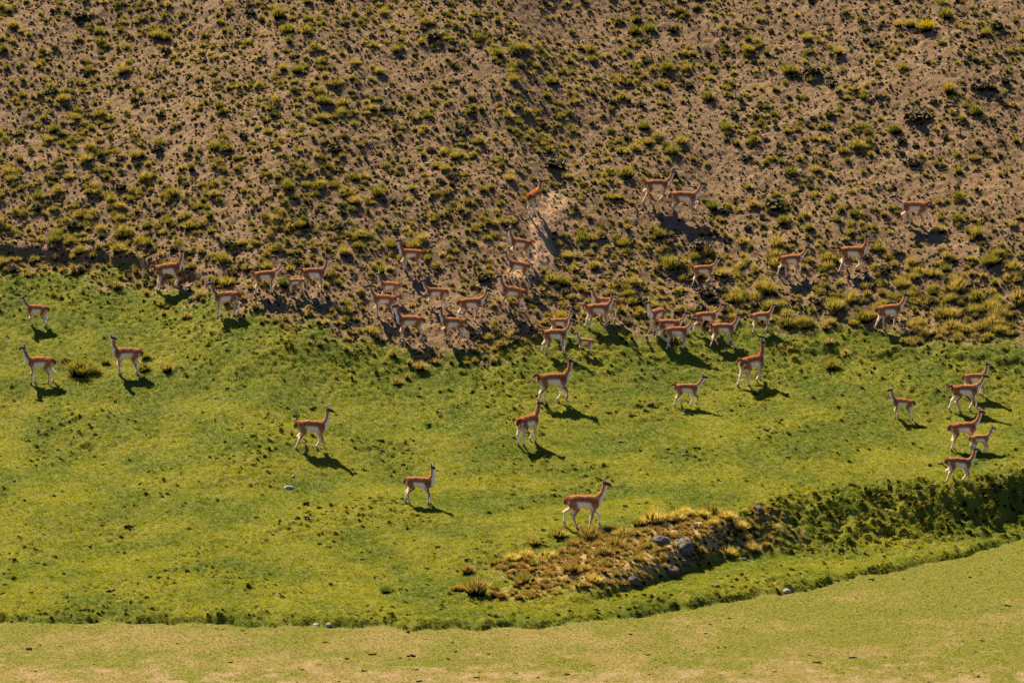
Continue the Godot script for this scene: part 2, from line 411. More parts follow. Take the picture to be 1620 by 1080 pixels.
func build_ground():
	var xs := widening(-27.0, 0.1, -420.0)
	xs.reverse()
	xs.append_array(spaced(-27.0, 27.0, 0.085))
	xs.append(27.0)
	xs.append_array(widening(27.0, 0.1, 420.0))
	var vs := widening(-13.0, 0.12, -420.0)
	vs.reverse()
	vs.append_array(spaced(-13.0, 28.0, 0.12))
	vs.append_array(spaced(28.0, 70.0, 0.1))
	vs.append(70.0)
	vs.append_array(widening(70.0, 0.1, 520.0))
	var nx := xs.size()
	var nv := vs.size()
	var pos := PackedVector3Array()
	pos.resize(nx * nv)
	var col := PackedColorArray()
	col.resize(nx * nv)
	var kind := PackedByteArray()
	kind.resize(nx * nv)
	for i in nx:
		var x := xs[i]
		for j in nv:
			var v := vs[j]
			var at := j * nx + i
			pos[at] = Vector3(x, height(x, v), -v)
			var z := zones(x, v)
			col[at] = ground_colour(x, v, z)
			kind[at] = 0 if z.y > 0.5 else (1 if z.x > 0.5 else 2)
	var nor := PackedVector3Array()
	nor.resize(nx * nv)
	for j in nv:
		var ja := maxi(j - 1, 0) * nx
		var jb := mini(j + 1, nv - 1) * nx
		for i in nx:
			var du := pos[j * nx + mini(i + 1, nx - 1)] - pos[j * nx + maxi(i - 1, 0)]
			var dw := pos[ja + i] - pos[jb + i]
			nor[j * nx + i] = dw.cross(du).normalized()
	var mats := [
		earth_material(301, 0.9, Color(0.62, 0.64, 0.56), Color(1, 1, 1), 0.5),
		earth_material(302, 0.8, Color(0.6, 0.6, 0.6), Color(1, 1, 1), 2.0),
		earth_material(303, 0.9, Color(0.72, 0.76, 0.7), Color(1, 1, 1), 0.6)]
	var called := ["pasture", "hillside", "meadow"]
	var label := ["flat pale yellow pasture in front of the creek", "brown stony hillside rising behind the meadow", "bright green sloping meadow between creek and hillside"]
	for k in 3:
		var map := PackedInt32Array()
		map.resize(nx * nv)
		map.fill(-1)
		var pv := PackedVector3Array()
		var pn := PackedVector3Array()
		var pc := PackedColorArray()
		var ix := PackedInt32Array()
		for j in nv - 1:
			for i in nx - 1:
				var at := j * nx + i
				if kind[at] != k: continue
				for c in [at, at + 1, at + nx, at + nx + 1]:
					if map[c] < 0:
						map[c] = pv.size()
						pv.append(pos[c])
						pn.append(nor[c])
						pc.append(col[c])
				var a := map[at]
				var b := map[at + 1]
				var d := map[at + nx]
				var e := map[at + nx + 1]
				ix.append_array(PackedInt32Array([a, d, b, b, d, e]))
		var o := put(called[k], mesh_of(pv, pn, pc, ix, mats[k]))
		tag(o, label[k], "", "", "structure")

func build_creek():
	var m := StandardMaterial3D.new()
	m.albedo_color = Color(0.10, 0.10, 0.08)
	m.roughness = 0.06
	m.metallic_specular = 0.5
	var pv := PackedVector3Array()
	var pn := PackedVector3Array()
	var ix := PackedInt32Array()
	var n := 400
	for i in n + 1:
		var x := lerpf(-27.0, 22.0, float(i) / n)
		column(x)
		var vc := cv[1] + creek_wander(x)
		var y := (0.03 * vc if vc < 0.0 else 0.004 * vc) - 0.12
		for s in [-0.30, 0.30]:
			pv.append(Vector3(x, y, -(vc + s)))
			pn.append(Vector3.UP)
		if i < n:
			var a := i * 2
			ix.append_array(PackedInt32Array([a, a + 1, a + 2, a + 2, a + 1, a + 3]))
	var o := put("creek", mesh_of(pv, pn, PackedColorArray(), ix, m))
	tag(o, "narrow creek in a grassy cut between meadow and pasture", "", "", "structure")

# ---------------------------------------------------------------- plants and stones

func blade(pv: PackedVector3Array, pn: PackedVector3Array, pc: PackedColorArray, ix: PackedInt32Array, root: Vector3, tip: Vector3, bow: float, w: float, c: Color, joints: int):
	var d := tip - root
	var side := Vector3(-d.z, 0, d.x)
	if side.length() < 0.001: side = Vector3.RIGHT
	side = side.normalized().rotated(Vector3.UP, rng.randf_range(-1.2, 1.2))
	var n := side.cross(d).normalized()
	var at := pv.size()
	for k in joints:
		var t := float(k) / joints
		var p := root + d * t + Vector3(0, bow * 4.0 * t * (1.0 - t), 0)
		var ww := w * (1.0 - t * 0.55) * 0.5
		pv.append(p - side * ww)
		pv.append(p + side * ww)
		for q in 2:
			pn.append(n)
			pc.append(c)
	pv.append(tip)
	pn.append(n)
	pc.append(c)
	for k in joints - 1:
		var a := at + k * 2
		ix.append_array(PackedInt32Array([a, a + 2, a + 1, a + 1, a + 2, a + 3]))
	var e := at + (joints - 1) * 2
	ix.append_array(PackedInt32Array([e, e + 2, e + 1]))

# the dense heart of a plant: an uneven dome that light does not pass
func heart(pv: PackedVector3Array, pn: PackedVector3Array, pc: PackedColorArray, ix: PackedInt32Array, at: Vector3, w: float, tall: float, c: Color):
	var first := pv.size()
	var rings := 4
	var seg := 8
	for j in rings + 1:
		for i in seg:
			var th := PI * 0.56 * j / rings
			var ph := TAU * (i + 0.5 * (j % 2)) / seg
			var d := Vector3(sin(th) * cos(ph), cos(th), sin(th) * sin(ph))
			var k := rng.randf_range(0.84, 1.14)
			pv.append(at + Vector3(d.x * w * k, d.y * tall * k, d.z * w * k))
			pn.append(d)
			var s := rng.randf_range(0.8, 1.2)
			pc.append(Color(c.r * s, c.g * s, c.b * s))
	for j in rings:
		for i in seg:
			var a := first + j * seg + i
			var e := first + j * seg + (i + 1) % seg
			ix.append_array(PackedInt32Array([a, e, a + seg, e, e + seg, a + seg]))

# a bunch grass: stiff blades fanning out of a tight foot; unit width about 1, height about 0.75
func tussock_mesh(s: int, blades: int, spread: float, m: Material) -> ArrayMesh:
	rng.seed = s
	var pv := PackedVector3Array()
	var pn := PackedVector3Array()
	var pc := PackedColorArray()
	var ix := PackedInt32Array()
	var lobes := []
	for i in rng.randi_range(2, 4): lobes.append(Vector2(rng.randf_range(-0.16, 0.16), rng.randf_range(-0.16, 0.16)))
	for lb in lobes: heart(pv, pn, pc, ix, Vector3(lb.x, -0.05, lb.y), 0.25, 0.40, Color(1, 1, 1))
	for i in blades:
		var a := rng.randf() * TAU
		var out := sqrt(rng.randf())
		var foot: Vector2 = lobes[i % lobes.size()] + Vector2.from_angle(a) * out * 0.15
		var lean := out * spread + rng.randf_range(-0.06, 0.06)
		var l := rng.randf_range(0.48, 0.78) * (1.0 - 0.12 * out)
		var dir := Vector3(cos(a) * sin(lean), cos(lean), sin(a) * sin(lean))
		var dead := rng.randf()
		var c := Color(1, 1, 1)
		if dead < 0.32: c = Color(1.35, 1.1, 0.75)
		elif dead < 0.5: c = Color(0.62, 0.66, 0.62)
		c *= rng.randf_range(0.8, 1.15)
		c.a = 1.0
		blade(pv, pn, pc, ix, Vector3(foot.x, -0.06, foot.y), Vector3(foot.x, 0, foot.y) + dir * l, 0.05 * out, rng.randf_range(0.035, 0.06), c, 2)
	return mesh_of(pv, pn, pc, ix, m)

# a cushion shrub: small leaves through an uneven dome; unit width about 1, height about 0.55
func shrub_mesh(s: int, leaves: int, m: Material) -> ArrayMesh:
	rng.seed = s
	var pv := PackedVector3Array()
	var pn := PackedVector3Array()
	var pc := PackedColorArray()
	var ix := PackedInt32Array()
	var lobes := []
	for i in 6: lobes.append([Vector3(rng.randf_range(-0.3, 0.3), rng.randf_range(0.08, 0.26), rng.randf_range(-0.3, 0.3)), rng.randf_range(0.16, 0.28)])
	for lb in lobes: heart(pv, pn, pc, ix, lb[0] - Vector3(0, 0.08, 0), lb[1] * 0.9, lb[1] * 0.95, Color(1, 1, 1))
	for i in leaves:
		var lb = lobes[i % 6]
		var dir := Vector3(rng.randfn(), absf(rng.randfn()) * 0.9 - 0.1, rng.randfn()).normalized()
		var p: Vector3 = lb[0] + dir * lb[1] * (0.75 + 0.3 * rng.randf())
		if p.y < -0.04: p.y = -0.04
		var l := rng.randf_range(0.06, 0.12)
		var tip := p + (dir + Vector3(rng.randfn(), rng.randfn(), rng.randfn()) * 0.5).normalized() * l
		var c := Color(1, 1, 1) * rng.randf_range(0.65, 1.3)
		if rng.randf() < 0.2: c = Color(1.7, 1.35, 1.1)
		c.a = 1.0
		blade(pv, pn, pc, ix, p, tip, 0.0, l * 0.6, c, 2)
	for i in 9:   # woody twigs
		var a := rng.randf() * TAU
		var lb = lobes[i % 6]
		blade(pv, pn, pc, ix, Vector3(cos(a) * 0.05, -0.06, sin(a) * 0.05), lb[0] + Vector3(0, 0.1, 0), 0.0, 0.03, Color(1.5, 1.2, 1.0), 2)
	return mesh_of(pv, pn, pc, ix, m)

func turf_mesh(s: int, blades: int, m: Material) -> ArrayMesh:
	rng.seed = s
	var pv := PackedVector3Array()
	var pn := PackedVector3Array()
	var pc := PackedColorArray()
	var ix := PackedInt32Array()
	for i in blades:
		var a := rng.randf() * TAU
		var r := sqrt(rng.randf()) * 0.75
		var foot := Vector3(cos(a) * r, -0.12, sin(a) * r)
		var b := rng.randf() * TAU
		var tip := foot + Vector3(cos(b) * rng.randf_range(0.1, 0.6), rng.randf_range(0.5, 1.0) + 0.12, sin(b) * rng.randf_range(0.1, 0.6))
		var c := Color(1, 1, 1) * rng.randf_range(0.75, 1.25)
		c.a = 1.0
		blade(pv, pn, pc, ix, foot, tip, 0.0, rng.randf_range(0.16, 0.3), c, 1)
	return mesh_of(pv, pn, pc, ix, m)

func rock_mesh(s: int, flat: float, rough: float, m: Material, rings := 12) -> ArrayMesh:
	var n := FastNoiseLite.new()
	set_noise(n, s, 0.9, 4)
	var cuts := []
	rng.seed = s
	for i in 9:
		cuts.append([Vector3(rng.randfn(), rng.randfn(), rng.randfn()).normalized(), rng.randf_range(0.62, 0.9)])
	var pv := PackedVector3Array()
	var ix := PackedInt32Array()
	var seg := rings * 2
	for j in rings + 1:
		for i in seg:
			var th := PI * j / rings
			var ph := TAU * i / seg
			var d := Vector3(sin(th) * cos(ph), cos(th), sin(th) * sin(ph))
			var r := 1.0
			for c in cuts:
				var k: float = d.dot(c[0])
				if k > 0.05: r = minf(r, c[1] / k)
			r += n.get_noise_3dv(d * 1.3) * rough + n.get_noise_3dv(d * 5.0) * rough * 0.25
			pv.append(Vector3(d.x * r * 0.5, d.y * r * 0.5 * flat, d.z * r * 0.5))
	for j in rings:
		for i in seg:
			var a := j * seg + i
			var b := j * seg + (i + 1) % seg
			ix.append_array(PackedInt32Array([a, b, a + seg, b, b + seg, a + seg]))
	var pn := PackedVector3Array()
	pn.resize(pv.size())
	for k in range(0, ix.size(), 3):
		var fn := (pv[ix[k + 2]] - pv[ix[k]]).cross(pv[ix[k + 1]] - pv[ix[k]])
		for q in 3: pn[ix[k + q]] += fn
	for k in pn.size(): pn[k] = pn[k].normalized() if pn[k].length() > 1e-9 else pv[k].normalized()
	return mesh_of(pv, pn, PackedColorArray(), ix, m)

# a heap of small lumps pressed together
func heap_mesh(s: int, m: Material) -> ArrayMesh:
	var st := SurfaceTool.new()
	st.begin(Mesh.PRIMITIVE_TRIANGLES)
	var ball := rock_mesh(s, 0.8, 0.3, m, 5)
	rng.seed = s * 7
	for i in 11:
		var w := rng.randf_range(0.14, 0.34)
		var at := Vector3(rng.randfn() * 0.17, rng.randf_range(0.0, 0.08), rng.randfn() * 0.15)
		st.append_from(ball, 0, Transform3D(Basis(Vector3.UP, rng.randf() * TAU) * Basis.from_scale(Vector3(w, w * 0.7, w)), at))
	var am := st.commit()
	am.surface_set_material(0, m)
	return am

class Scatter:
	var buf := PackedFloat32Array()
	var n := 0
	func add(t: Transform3D, c: Color):
		var b := t.basis
		buf.append_array(PackedFloat32Array([b.x.x, b.y.x, b.z.x, t.origin.x, b.x.y, b.y.y, b.z.y, t.origin.y, b.x.z, b.y.z, b.z.z, t.origin.z, c.r, c.g, c.b, 1.0]))
		n += 1

func scatter_out(sc: Scatter, called: String, mesh: Mesh, label: String, category: String):
	var mm := MultiMesh.new()
	mm.transform_format = MultiMesh.TRANSFORM_3D
	mm.use_colors = true
	mm.mesh = mesh
	mm.instance_count = sc.n
	mm.buffer = sc.buf
	var o := MultiMeshInstance3D.new()
	o.name = numbered(called)
	o.multimesh = mm
	add_child(o)
	tag(o, label, category, "", "stuff")

func slope_up(x: float, v: float) -> Vector3:
	var a := height(x + 0.2, v) - height(x - 0.2, v)
	var b := height(x, v + 0.2) - height(x, v - 0.2)
	return Vector3(-a, 0.4, b).normalized()

func frame_half(v: float) -> float:
	return (CAM_Z + v) * 0.1286

func turn_to(x: float, v: float, width: float, tall: float, lean := 0.4) -> Transform3D:
	var up := Vector3.UP.lerp(slope_up(x, v), lean).normalized()
	var b := Basis(Quaternion(Vector3.UP, up)) * Basis(Vector3.UP, rng.randf() * TAU)
	return Transform3D(b * Basis.from_scale(Vector3(width, tall, width)), gpos(x, v))

# a mesh with its own tint: few tints, shared between plants
var tinted := {}
func tint_material(base: StandardMaterial3D, c: Color) -> StandardMaterial3D:
	var key := "%d_%s" % [base.get_instance_id(), c.to_html()]
	if not tinted.has(key):
		var m: StandardMaterial3D = base.duplicate()
		m.albedo_color = c.linear_to_srgb()
		tinted[key] = m
	return tinted[key]

func crowded(x: float, v: float, r: float) -> bool:   # something already placed stands here, or just behind
	for q in HERD:
		if absf(q[0] - x) < 0.75 + r * 0.4 and v < q[1] + 0.4 and v > q[1] - 0.5 - r * 1.8: return true
	return false

const TUSSOCK_TINTS := [Color(0.30, 0.275, 0.075), Color(0.38, 0.325, 0.105), Color(0.25, 0.245, 0.06), Color(0.43, 0.355, 0.15)]
const SHRUB_TINTS := [Color(0.14, 0.125, 0.065), Color(0.185, 0.15, 0.10), Color(0.115, 0.12, 0.052)]

const TONES := ["olive yellow", "golden yellow", "dull green", "pale straw"]

func where_on_hill(x: float, v: float) -> String:
	var up := v - tabs(TOE, x)
	var row := "in the hill foot belt" if up < 5.0 else ("on the lower slope" if up < 12.0 else ("halfway up the slope" if up < 20.0 else "high up on the slope"))
	var col := "far left"
	for k in [[-17.0, "on the left"], [-10.0, "left of the middle"], [-3.5, "in the middle"], [3.5, "right of the middle"], [10.0, "on the right"], [17.0, "far right"]]:
		if x > k[0]: col = k[1]
	return row + ", " + col

func where_on_meadow(x: float, v: float) -> String:
	var row := "close above the creek" if v < 7.0 else ("on the lower meadow" if v < 16.0 else ("on the middle meadow" if v < 25.0 else "on the upper meadow"))
	var col := "at the far left"
	for k in [[-14.0, "on the left"], [-7.0, "left of the middle"], [-1.5, "in the middle"], [4.0, "right of the middle"], [10.0, "on the right"], [16.0, "at the far right"]]:
		if x > k[0]: col = k[1]
	return row + ", " + col

# how thickly the hillside is grown over, 0..1
func cover(x: float, v: float) -> float:
	var p := n_patch.get_noise_2d(x * 0.8 + 7.0, v * 0.8)
	var q := n_mid.get_noise_2d(x * 0.5, v * 0.5 + 60.0)
	var c := 0.66 + p * 0.6 + q * 0.5 - 0.2 * sm(2.0, 16.0, x) * sm(34.0, 46.0, v)
	c += (0.35 - 0.1 * sm(4.0, 12.0, x)) * sm(7.0, 1.5, absf(v - tabs(TOE, x) - 3.0))
	c -= 0.55 * sm(1.15, 0.6, Vector2((x + 4.5) / 4.6, (v - 35.2) / 3.4).length())
	if trail_near(x, v) < 0.7: c = 0.0
	return clampf(c, 0.03, 1.0)

func build_plants():
	var grass := plant_material(Color(0.75, 0.74, 0.5))
	var leaf := plant_material(Color(0.4, 0.4, 0.3))
	var tuss := []
	for i in 6: tuss.append(tussock_mesh(900 + i, 260, 0.85 + 0.12 * (i % 3), grass))
	var far_tuss := []
	for i in 3: far_tuss.append(tussock_mesh(930 + i, 120, 0.9 + 0.1 * i, grass))
	var shr := []
	for i in 4: shr.append(shrub_mesh(950 + i, 260, leaf))
	var far_shr := [shrub_mesh(970, 120, leaf), shrub_mesh(971, 120, leaf)]
	# the ones that can be told apart
	rng.seed = 5151
	for q in PLACED:
		if q[0] == "tussock" or q[0] == "shrub":
			rng.seed = int(q[1] * 917.0 + q[2] * 331.0) + 77
			var is_t: bool = q[0] == "tussock"
			var o := put("grass_tussock" if is_t else "cushion_shrub", tuss[rng.randi() % 6] if is_t else shr[rng.randi() % 4])
			var spur := zones(q[1], q[2]).z
			var grow := 1.3 if spur > 0.3 else 1.05
			o.transform = turn_to(q[1], q[2], q[3] * grow, q[3] * grow * rng.randf_range(0.8, 1.0))
			var tint: Color = (Color(0.56, 0.46, 0.17) if spur > 0.3 else TUSSOCK_TINTS[rng.randi() % 3]) if is_t else SHRUB_TINTS[rng.randi() % 3]
			if q[4].begins_with("bright yellow"): tint = Color(0.42, 0.36, 0.02)
			elif q[4].contains("straw"): tint = Color(0.34, 0.26, 0.10)
			elif q[4].contains("green"): tint = Color(0.15, 0.21, 0.03)
			o.material_override = tint_material(grass if is_t else leaf, tint)
			tag(o, q[4], "grass tussock" if is_t else "shrub", ("tussocks on the dry spur" if spur > 0.3 else "single tussocks") if is_t else "dark shrubs")
	# hillside: the largest as things of their own, the many small ones as cover
	rng.seed = 8080
	var cand := []
	var tries := 0
	while cand.size() < 10000 and tries < 150000:
		tries += 1
		var v := rng.randf_range(29.0, 69.0)
		var x := rng.randf_range(-1.0, 1.0) * (frame_half(v) + 1.5)
		if v < tabs(TOE, x) - 3.0: continue
		var z := zones(x, v)
		if z.x < 0.35 and rng.randf() > 0.12: continue
		if rng.randf() > cover(x, v): continue
		var size := 0.14 + 0.22 * pow(rng.randf(), 1.8)
		if rng.randf() < 0.10: size += rng.randf_range(0.08, 0.35)
		var shrubby := rng.randf() < (0.18 + 0.2 * sm(6.0, 18.0, x) * sm(38.0, 50.0, v))
		if z.x < 0.35: shrubby = false
		if x > 7.0 and v - tabs(TOE, x) < 6.0 and z.x > 0.5: size *= rng.randf_range(1.1, 1.6)
		if crowded(x, v, size): continue
		cand.append([x, v, size, shrubby, rng.randi()])
	cand.sort_custom(func(a, b): return a[2] > b[2])
	var nt := 0
	var ns := 0
	var far := [Scatter.new(), Scatter.new(), Scatter.new()]
	var fars := [Scatter.new(), Scatter.new()]
	for c in cand:
		rng.seed = c[4]
		var belt := sm(9.0, 3.0, c[1] - tabs(TOE, c[0]))
		var tall: float = c[2] * rng.randf_range(0.95, 1.4)
		var t := turn_to(c[0], c[1], c[2] * 1.15, tall)
		var vary := rng.randf_range(0.75, 1.25)
		if c[3]:
			var tint: Color = SHRUB_TINTS[rng.randi() % 3]
			if ns < 240:
				ns += 1
				var o := put("cushion_shrub", shr[rng.randi() % 4])
				o.transform = t
				o.material_override = tint_material(leaf, tint)
				tag(o, "%s %s cushion shrub %s" % ["broad" if c[2] > 0.5 else ("knee high" if tall > c[2] * 1.05 else "small flat"), ["dark olive", "greyish brown", "dark green"][SHRUB_TINTS.find(tint)], where_on_hill(c[0], c[1])], "shrub", "cushion shrubs on the hillside")
			else:
				fars[rng.randi() % 2].add(t, tint * vary)
		else:
			var kt := rng.randi() % 4
			if rng.randf() < belt * 0.6: kt = [1, 3][rng.randi() % 2]
			var tint: Color = TUSSOCK_TINTS[kt]
			if nt < 285:
				nt += 1
				var o := put("grass_tussock", tuss[rng.randi() % 6])
				o.transform = t
				o.material_override = tint_material(grass, tint)
				tag(o, "%s %s grass tussock %s" % ["huge" if c[2] > 0.7 else ("tall" if tall > c[2] * 1.22 else ("squat" if tall < c[2] * 1.07 else "rounded")), TONES[kt], where_on_hill(c[0], c[1])], "grass tussock", "larger tussocks on the hillside")
			else:
				far[rng.randi() % 3].add(t, tint * vary)
	for i in 3: scatter_out(far[i], "small_tussocks", far_tuss[i], "countless smaller grass tussocks covering the hillside", "grass")
	for i in 2: scatter_out(fars[i], "small_shrubs", far_shr[i], "countless small dark cushion plants between the hillside tussocks", "shrubs")
	# seedlings and crumbs of cover between them
	rng.seed = 616
	var low := Scatter.new()
	for i in 24000:
		var v := rng.randf_range(29.0, 69.0)
		var x := rng.randf_range(-1.0, 1.0) * (frame_half(v) + 1.5)
		var z := zones(x, v)
		if z.x < 0.3 or rng.randf() > 0.25 + 0.75 * cover(x, v): continue
		if trail_near(x, v) < 0.6: continue
		var s := rng.randf_range(0.07, 0.17)
		var tint: Color = TUSSOCK_TINTS[rng.randi() % 4] if rng.randf() < 0.6 else SHRUB_TINTS[rng.randi() % 3] * 1.3
		low.add(turn_to(x, v, s * 1.2, s), tint * rng.randf_range(0.7, 1.1))
	scatter_out(low, "low_herbs", tussock_mesh(990, 40, 1.2, grass), "low herbs and grass sprigs scattered over bare hillside soil", "herbs")
	build_hummocks(grass)
	# dry grass on the spur
	rng.seed = 717
	var dry := Scatter.new()
	for i in 6500:
		var x := rng.randf_range(-2.0, 10.5)
		var v := rng.randf_range(2.0, 18.0)
		var z := zones(x, v)
		if z.z < 0.35: continue
		if z.w > 0.4 and rng.randf() < 0.25: continue
		var s := rng.randf_range(0.10, 0.24) + (0.14 if rng.randf() < 0.1 else 0.0)
		var tint := Color(0.50, 0.38, 0.14).lerp(Color(0.33, 0.21, 0.09), rng.randf())
		if rng.randf() < 0.25: tint = TUSSOCK_TINTS[0]
		dry.add(turn_to(x, v, s * 1.3, s), tint)
	scatter_out(dry, "dry_grass", far_tuss[1], "short dry straw grass covering the stony spur", "grass")

func build_hummocks(grass: StandardMaterial3D):
	rng.seed = 2121
	var sc := Scatter.new()
	for i in 34000:
		var v := rng.randf_range(0.5, 42.0)
		var x := rng.randf_range(-1.0, 1.0) * (frame_half(v) + 1.0)
		var z := zones(x, v)
		if z.x > 0.5 or z.y > 0.3 or (z.z > 0.4 and z.w < 0.3): continue
		column(x)
		var d := cv[0] - v
		var want := 0.02 + 0.45 * sm(7.0, 0.5, d) * (0.6 + n_patch.get_noise_2d(x, v)) + 0.22 * sm(0.1, 0.4, n_patch.get_noise_2d(x * 0.9 + 40.0, v * 0.7)) + 0.65 * z.w * sm(3.0, 8.0, x) + 0.14 * sm(1.1, 0.5, absf(v - cv[1] - creek_wander(x) - 0.35))
		if rng.randf() > want or crowded(x, v, 0.2): continue
		var s := rng.randf_range(0.08, 0.19) + rng.randf_range(0.02, 0.11) * z.w
		var c := Color(0.125, 0.16, 0.014).lerp(Color(0.23, 0.22, 0.022), rng.randf())
		sc.add(turn_to(x, v, s * 1.5, s * rng.randf_range(0.5, 0.8)), c)
	scatter_out(sc, "meadow_hummocks", tussock_mesh(995, 80, 1.1, grass), "small green grass hummocks roughening the meadow and bank", "grass")

func build_clods():
	var m := stone_material(Color(0.12, 0.082, 0.05), Color(0.24, 0.17, 0.105), 83)
	m.vertex_color_use_as_albedo = true
	rng.seed = 3131
	var sc := Scatter.new()
	for i in 52000:
		var v := rng.randf_range(29.0, 69.0)
		var x := rng.randf_range(-1.0, 1.0) * (frame_half(v) + 1.5)
		if zones(x, v).x < 0.6: continue
		var s := 0.03 + 0.11 * pow(rng.randf(), 4.0)
		var t := Transform3D(Basis(Vector3.UP, rng.randf() * TAU) * Basis.from_scale(Vector3(s * 1.4, s, s * 1.1)), gpos(x, v))
		sc.add(t, Color(1, 1, 1) * rng.randf_range(0.7, 1.2))
	scatter_out(sc, "soil_clods", rock_mesh(88, 0.8, 0.25, m, 5), "loose clods and pebbles strewn over the bare hillside", "clods")

func build_turf():
	var m := plant_material(Color(0.85, 0.95, 0.45))
	var mesh := [turf_mesh(1201, 12, m), turf_mesh(1202, 12, m)]
	rng.seed = 424242
	var green := [Scatter.new(), Scatter.new()]
	var straw := [Scatter.new(), Scatter.new()]
	var n := 0
	for i in 400000:
		var v := rng.randf_range(-11.5, 44.0)
		var x := rng.randf_range(-1.0, 1.0) * (frame_half(v) + 1.0)
		var z := zones(x, v)
		if z.x > 0.15 and rng.randf() < z.x * 1.25: continue
		if z.z > 0.3 and rng.randf() < z.z: continue
		column(x)
		var dc := v - cv[1] - creek_wander(x)
		if absf(dc) < 0.12: continue
		var p := n_patch.get_noise_2d(x, v)
		var q := n_mid.get_noise_2d(x * 1.3 + 90.0, v * 1.3)
		var r := rng.randf()
		var y := gpos(x, v)
		var b := Basis(Vector3.UP, rng.randf() * TAU)
		if z.y > 0.5:
			var bare := sm(0.15, 0.6, q * 0.7 + (-v - 5.0) * 0.10)
			if rng.randf() < bare * 0.75: continue
			var c := Color(0.155, 0.158, 0.02).lerp(Color(0.235, 0.19, 0.055), clampf(0.27 + p * 1.4 + q * 0.5 - v * 0.07 - 0.25 * sm(3.0, 14.0, x) + (r - 0.5) * 0.35, 0.0, 1.0))
			var s := rng.randf_range(0.022, 0.045)
			straw[i % 2].add(Transform3D(b * Basis.from_scale(Vector3(s * 1.2, s * 0.5, s * 1.2)), y), c)
		else:
			var yellow := clampf(0.5 + 0.25 * sm(24.0, 12.0, v) + p * 1.1 + q * 0.3 + (r - 0.5) * 0.28 - 0.35 * sm(10.0, 2.0, cv[0] - v), 0.0, 1.0)
			var c := Color(0.11, 0.16, 0.010).lerp(Color(0.30, 0.265, 0.018), yellow)
			if r > 0.975: c = Color(0.20, 0.15, 0.05)
			var s := rng.randf_range(0.036, 0.068)
			var tall := s * rng.randf_range(0.45, 0.85)
			if dc < 1.0: tall *= 1.2 - 0.2 * dc
			if z.w > 0.3: tall *= 1.15
			green[i % 2].add(Transform3D(b * Basis.from_scale(Vector3(s * 1.35, tall, s * 1.35)), y), c)
	for k in 2:
		scatter_out(green[k], "meadow_grass", mesh[k], "short grazed green turf covering the meadow", "grass")
		scatter_out(straw[k], "pasture_grass", mesh[k], "short yellowing turf on the flat pasture before the creek", "grass")

func stone_material(a: Color, b: Color, s: int) -> StandardMaterial3D:
	var m := StandardMaterial3D.new()
	m.roughness = 1.0
	m.metallic_specular = 0.1
	m.albedo_texture = noise_tex(s, 0.02, a.linear_to_srgb(), b.linear_to_srgb(), 256, 5)
	m.normal_enabled = true
	m.normal_texture = bump_tex(s + 1, 0.03, 8.0)
	m.uv1_triplanar = true
	m.uv1_scale = Vector3(1.2, 1.2, 1.2)
	return m

